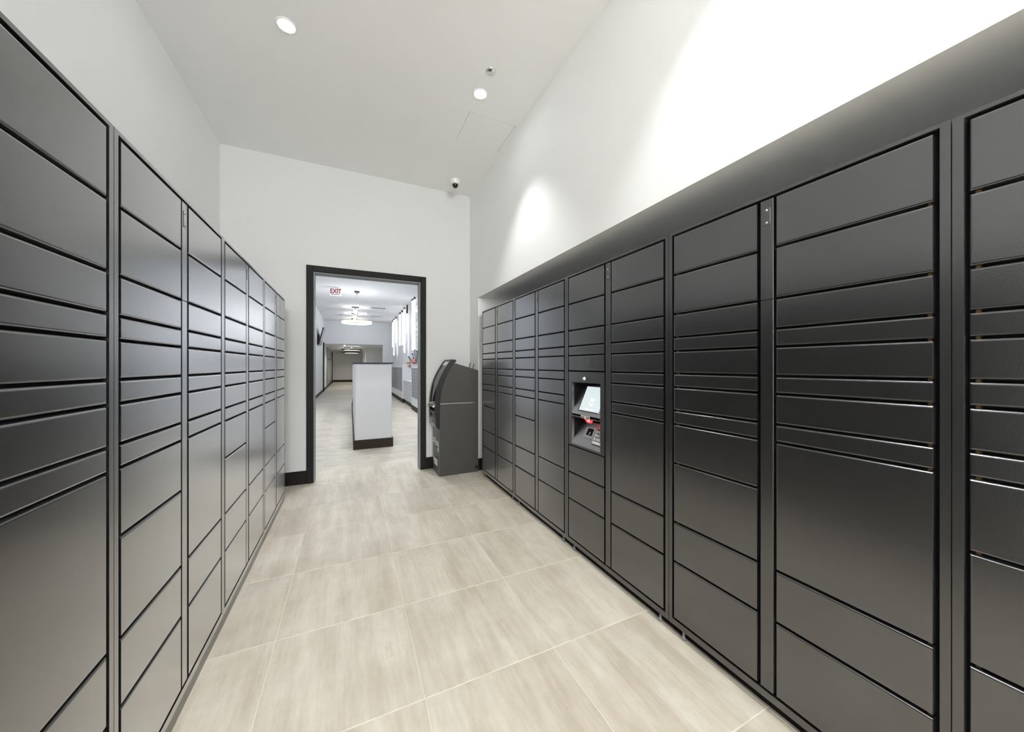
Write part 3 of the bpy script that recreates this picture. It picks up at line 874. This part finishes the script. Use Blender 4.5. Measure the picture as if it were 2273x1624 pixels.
# diamond mosaic panel on the right lobby wall
mp = thing('mosaic_panel', 'sparkling diamond glass mosaic panel on the right lobby wall', 'wall panel', (LOB_R, 12.4, 2.5))
box('backing', (-0.02, -1.45, -1.05), (-0.001, 1.45, 1.12), 'mosaic_a', mp)
bm = bmesh.new()
for i in range(18):
    for j in range(22):
        cy_ = -1.37 + i * 0.161 + (0.08 if j % 2 else 0)
        cz_ = -1.0 + j * 0.1
        if abs(cy_) > 1.40:
            continue
        w_, h_ = 0.066, 0.085
        V = [bm.verts.new(p) for p in ((-0.02, cy_ - w_, cz_), (-0.02, cy_, cz_ - h_), (-0.02, cy_ + w_, cz_), (-0.02, cy_, cz_ + h_), (-0.034, cy_, cz_))]
        for a, b in ((0, 1), (1, 2), (2, 3), (3, 0)):
            bm.faces.new((V[a], V[b], V[4]))
dm = obj('mosaic_tesserae', finish(bm, 'mosaic_tesserae'), 'mosaic_b', mp)
dm['kind'] = 'stuff'

# hanging light tubes in front of the right lobby wall: looped tubes of different length
TX = 2.10
tubes = [(19.9, 3.70, 2.35, 0), (19.3, 3.74, 1.90, 1), (18.4, 3.70, 2.5, 0), (16.9, 3.72, 2.29, 1), (16.1, 3.70, 2.27, 0),
         (15.4, 3.74, 1.91, 1), (14.6, 3.45, 2.68, 0), (13.25, 3.74, 1.93, 1), (12.8, 3.72, 1.93, 0)]
where = ['farthest hanging light tube, by the lobby end wall', 'long looped hanging light tube near the lobby end wall', 'short thin light tube third from the lobby end wall',
         'looped hanging light tube fourth from the lobby end wall', 'straight hanging light tube in the middle of the row', 'long looped light tube with the lowest loop in mid row',
         'shortest hanging light tube, high beside the mosaic side', 'long looped light tube next to the mosaic panel', 'straight light tube hanging before the mosaic panel']
for i, (y, zt, zb, loop) in enumerate(tubes):
    t = thing('hanging_light_tube', where[i], 'light tube', (TX, y, zb), 'white light tubes hanging in the lobby')
    if loop:
        w_ = 0.11
        pts = [(0, -w_, zt - zb)] + [(0, -w_ * (1 - 0.12 * q), (zt - zb) * (1 - q / 6)) for q in range(1, 6)]
        pts += [(0, -0.08 * math.cos(a), 0.08 - 0.08 * math.sin(a)) for a in [math.pi * q / 10 for q in range(11)]]
        pts += [(0, w_ * (1 - 0.12 * q), (zt - zb) * (1 - q / 6)) for q in range(5, 0, -1)] + [(0, w_, zt - zb)]
        obj('glowing_tube', tube_mesh('glowing_tube', pts, 0.022, 8), 'tube_glow', t)
    else:
        obj('glowing_tube', tube_mesh('glowing_tube', [(0, 0, 0), (0, 0.0, (zt - zb) * 0.5), (0, 0, zt - zb)], 0.026, 8), 'tube_glow', t)
    box('ceiling_clip', (-0.03, -0.13 if loop else -0.04, zt - zb), (0.03, 0.13 if loop else 0.04, LOB_CEIL - zb), 'bronze', t)

# exit sign
ex = thing('exit_sign', 'white ceiling exit sign with red letters in the lobby', 'exit sign', (-0.41, 12.3, LOB_CEIL))
box('housing', (-0.165, -0.01, -0.245), (0.165, 0.04, -0.02), 'exit_face', ex, 0.004)
box('ceiling_mount', (-0.05, 0.0, -0.02), (0.05, 0.03, 0.0), 'white_plastic', ex)
lt = text_mesh('lettering', 'EXIT', 0.165, 0.002)
lt.transform(Matrix.Translation((0, -0.012, -0.115)) @ Matrix.Rotation(math.pi / 2, 4, 'X') @ Matrix.Diagonal((0.92, 1.18, 1, 1)))
obj('lettering', lt, 'exit_red', ex)
obj('arrow', prism_mesh('arrow', [(-0.12, -0.213), (-0.09, -0.199), (-0.09, -0.207), (0.11, -0.207), (0.11, -0.219), (-0.09, -0.219), (-0.09, -0.227)], 'y', -0.0135, -0.0095), 'exit_grey', ex)

# pendants down the lobby ceiling
def ring_pts(r, z, n=48):
    return [(r * math.cos(2 * math.pi * i / n), r * math.sin(2 * math.pi * i / n), z) for i in range(n)]
rp_ = thing('ring_pendant', 'glowing ring pendant lamp hanging from the lobby ceiling', 'pendant lamp', (0.205, 12.6, LOB_CEIL))
box('canopy', (-0.075, -0.075, -0.05), (0.075, 0.075, 0.0), 'bronze', rp_, 0.004)
obj('stem', tube_mesh('stem', [(0, 0, -0.05), (0, 0, -0.10)], 0.012, 8), 'bronze', rp_)
RZ = -1.03
ZB = lathe_mesh('ring_light', [(0.455, RZ + 0.03), (0.455, RZ - 0.03), (0.40, RZ - 0.03), (0.40, RZ + 0.02), (0.455, RZ + 0.03)], 64)
obj('ring_light', ZB, 'ring_glow', rp_)
obj('ring_band', lathe_mesh('ring_band', [(0.40, RZ + 0.022), (0.458, RZ + 0.032), (0.458, RZ + 0.055), (0.40, RZ + 0.055), (0.40, RZ + 0.022)], 64), 'ring_gold', rp_)
for a in (0.3, 2.4, 4.5):
    obj('hanging_wire', tube_mesh('hanging_wire', [(0, 0, -0.09), (0.43 * math.cos(a), 0.43 * math.sin(a), RZ + 0.05)], 0.0015, 5), 'chrome', rp_)
for y, lab in ((16.05, 'small bright ceiling lamp just behind the ring pendant'), (18.0, 'middle one of the small bright ceiling lamps in the lobby'), (19.9, 'small bright ceiling lamp nearest the lobby end wall')):
    t = thing('ceiling_lamp', lab, 'ceiling lamp', (0.20, y, LOB_CEIL), 'small ceiling lamps in the lobby')
    obj('canopy', lathe_mesh('canopy', [(0, 0.0), (0.15, 0.0), (0.15, -0.025), (0, -0.025)], 24), 'bronze', t)
    obj('stem', tube_mesh('stem', [(0, 0, -0.02), (0, 0, -0.11)], 0.02, 8), 'bronze', t)
    obj('glowing_shade', lathe_mesh('glowing_shade', [(0, -0.10), (0.05, -0.10), (0.075, -0.14), (0.075, -0.22), (0.05, -0.27), (0, -0.27)], 20), 'lamp_glow', t)

# ceiling vents and small fittings in the lobby
for x0, x1, y, lab in ((0.775, 1.40, 15.85, 'slot ceiling vent nearer the doorway in the lobby'), (0.86, 1.44, 18.5, 'grey slot ceiling vent farther down the lobby, right of the lamps'), (-0.56, -0.30, 18.6, 'small slot ceiling vent left of the lobby lamps')):
    t = thing('ceiling_vent', lab, 'ceiling vent', ((x0 + x1) / 2, y, LOB_CEIL), 'slot vents in the lobby ceiling')
    w_ = (x1 - x0) / 2
    box('frame', (-w_, -0.16, -0.012), (w_, 0.16, 0.0), 'white_plastic', t)
    for q in range(3):
        box('slot', (-w_ + 0.03, -0.13 + q * 0.1, -0.02), (w_ - 0.03, -0.07 + q * 0.1, -0.012), 'vent_grey', t)
tag(obj('smoke_detector', lathe_mesh('smoke_detector', [(0, -0.04), (0.045, -0.038), (0.06, -0.012), (0.06, 0.0)], 20), 'white_plastic', None, (1.14, 15.1, LOB_CEIL)), 'small white smoke detector on the lobby ceiling', 'smoke detector')

# wall screen on the left lobby wall
tv = thing('wall_screen', 'tilted flat screen mounted on the left lobby wall', 'television', (LOB_L, 17.4, 2.55))
box('wall_mount', (0.0, -0.25, -0.28), (0.06, 0.25, 0.16), 'tv_dark', tv)
pan = boxes_mesh('screen_panel', [((-0.025, -0.55, -0.37), (0.025, 0.55, 0.37))], 0.004)
pan.transform(Matrix.Translation((0.155, 0, 0.07)) @ Matrix.Rotation(math.radians(14), 4, 'Y'))
obj('screen_panel', pan, 'tv_dark', tv)
face = boxes_mesh('screen_face', [((0.025, -0.53, -0.35), (0.027, 0.53, 0.35))])
face.transform(Matrix.Translation((0.155, 0, 0.07)) @ Matrix.Rotation(math.radians(14), 4, 'Y'))
obj('screen_face', face, 'tv_face', tv)
tag(box('wall_control', (LOB_L, 15.7, 2.15), (LOB_L + 0.03, 15.95, 2.28), 'tv_dark', None, 0.004), 'small black control box on the left lobby wall below the screen', 'wall control')

# lights of the far corridor
for y, z, lab in ((24.0, 2.34, 'dark framed light ring nearer the lobby under the corridor ceiling'), (27.5, 2.28, 'dark framed light ring deeper in the corridor')):
    t = thing('corridor_ring_light', lab, 'ceiling lamp', (0.10, y, z), 'dark ring lights in the corridor')
    obj('ring_frame', lathe_mesh('ring_frame', [(0.50, 0.04), (0.58, 0.04), (0.58, -0.04), (0.50, -0.04), (0.50, 0.04)], 40), 'bronze', t)
    obj('ring_light', lathe_mesh('ring_light', [(0.42, 0.02), (0.50, 0.02), (0.50, -0.03), (0.42, -0.03), (0.42, 0.02)], 40), 'ring_glow', t)
    for a in (0, 2.1, 4.2):
        obj('hanger', tube_mesh('hanger', [(0.53 * math.cos(a), 0.53 * math.sin(a), 0.03), (0.53 * math.cos(a), 0.53 * math.sin(a), FAR_CEIL - z)], 0.006, 6), 'bronze', t)

# added, unseen downlights to brighten the lobby; only the farthest is a seen fitting
for i, (x, y) in enumerate(((0.4, 5.8), (1.6, 7.0), (-0.4, 7.6), (1.2, 8.9), (-0.5, 9.4), (1.17, 10.75))):
    downlight(x, y, LOB_CEIL, 'recessed downlight at the top edge of the doorway view' if i == 5 else 'recessed lobby downlight added out of view behind the wall over the doorway',
              138.0, COOL, ang=130, blend=0.8, group='recessed lobby downlights')
for x, y, z in ((0.205, 12.6, 2.70), (0.20, 16.05, 3.49), (0.20, 18.0, 3.49), (0.20, 19.9, 3.49)):   # light of the ring pendant and of the small lamps
    ld = bpy.data.lights.new('lamp_light', 'POINT')
    ld.energy = 32 if z < 3 else 13
    ld.color = COOL
    ld.shadow_soft_size = 0.1
    lo = bpy.data.objects.new('lamp_light', ld)
    COL.objects.link(lo)
    lo.location = (x, y, z)
for x, y in ((-0.3, 23.2), (0.1, 26.0), (0.0, 30.0)):
    downlight(x, y, FAR_CEIL, {23.2: 'small bright downlight at the near end of the corridor ceiling', 26.0: 'small downlight between the two corridor rings', 30.0: 'small downlight near the corridor end wall'}[y],
              75.0, (1, 0.97, 0.9), ang=140, blend=0.8, group='corridor downlights')
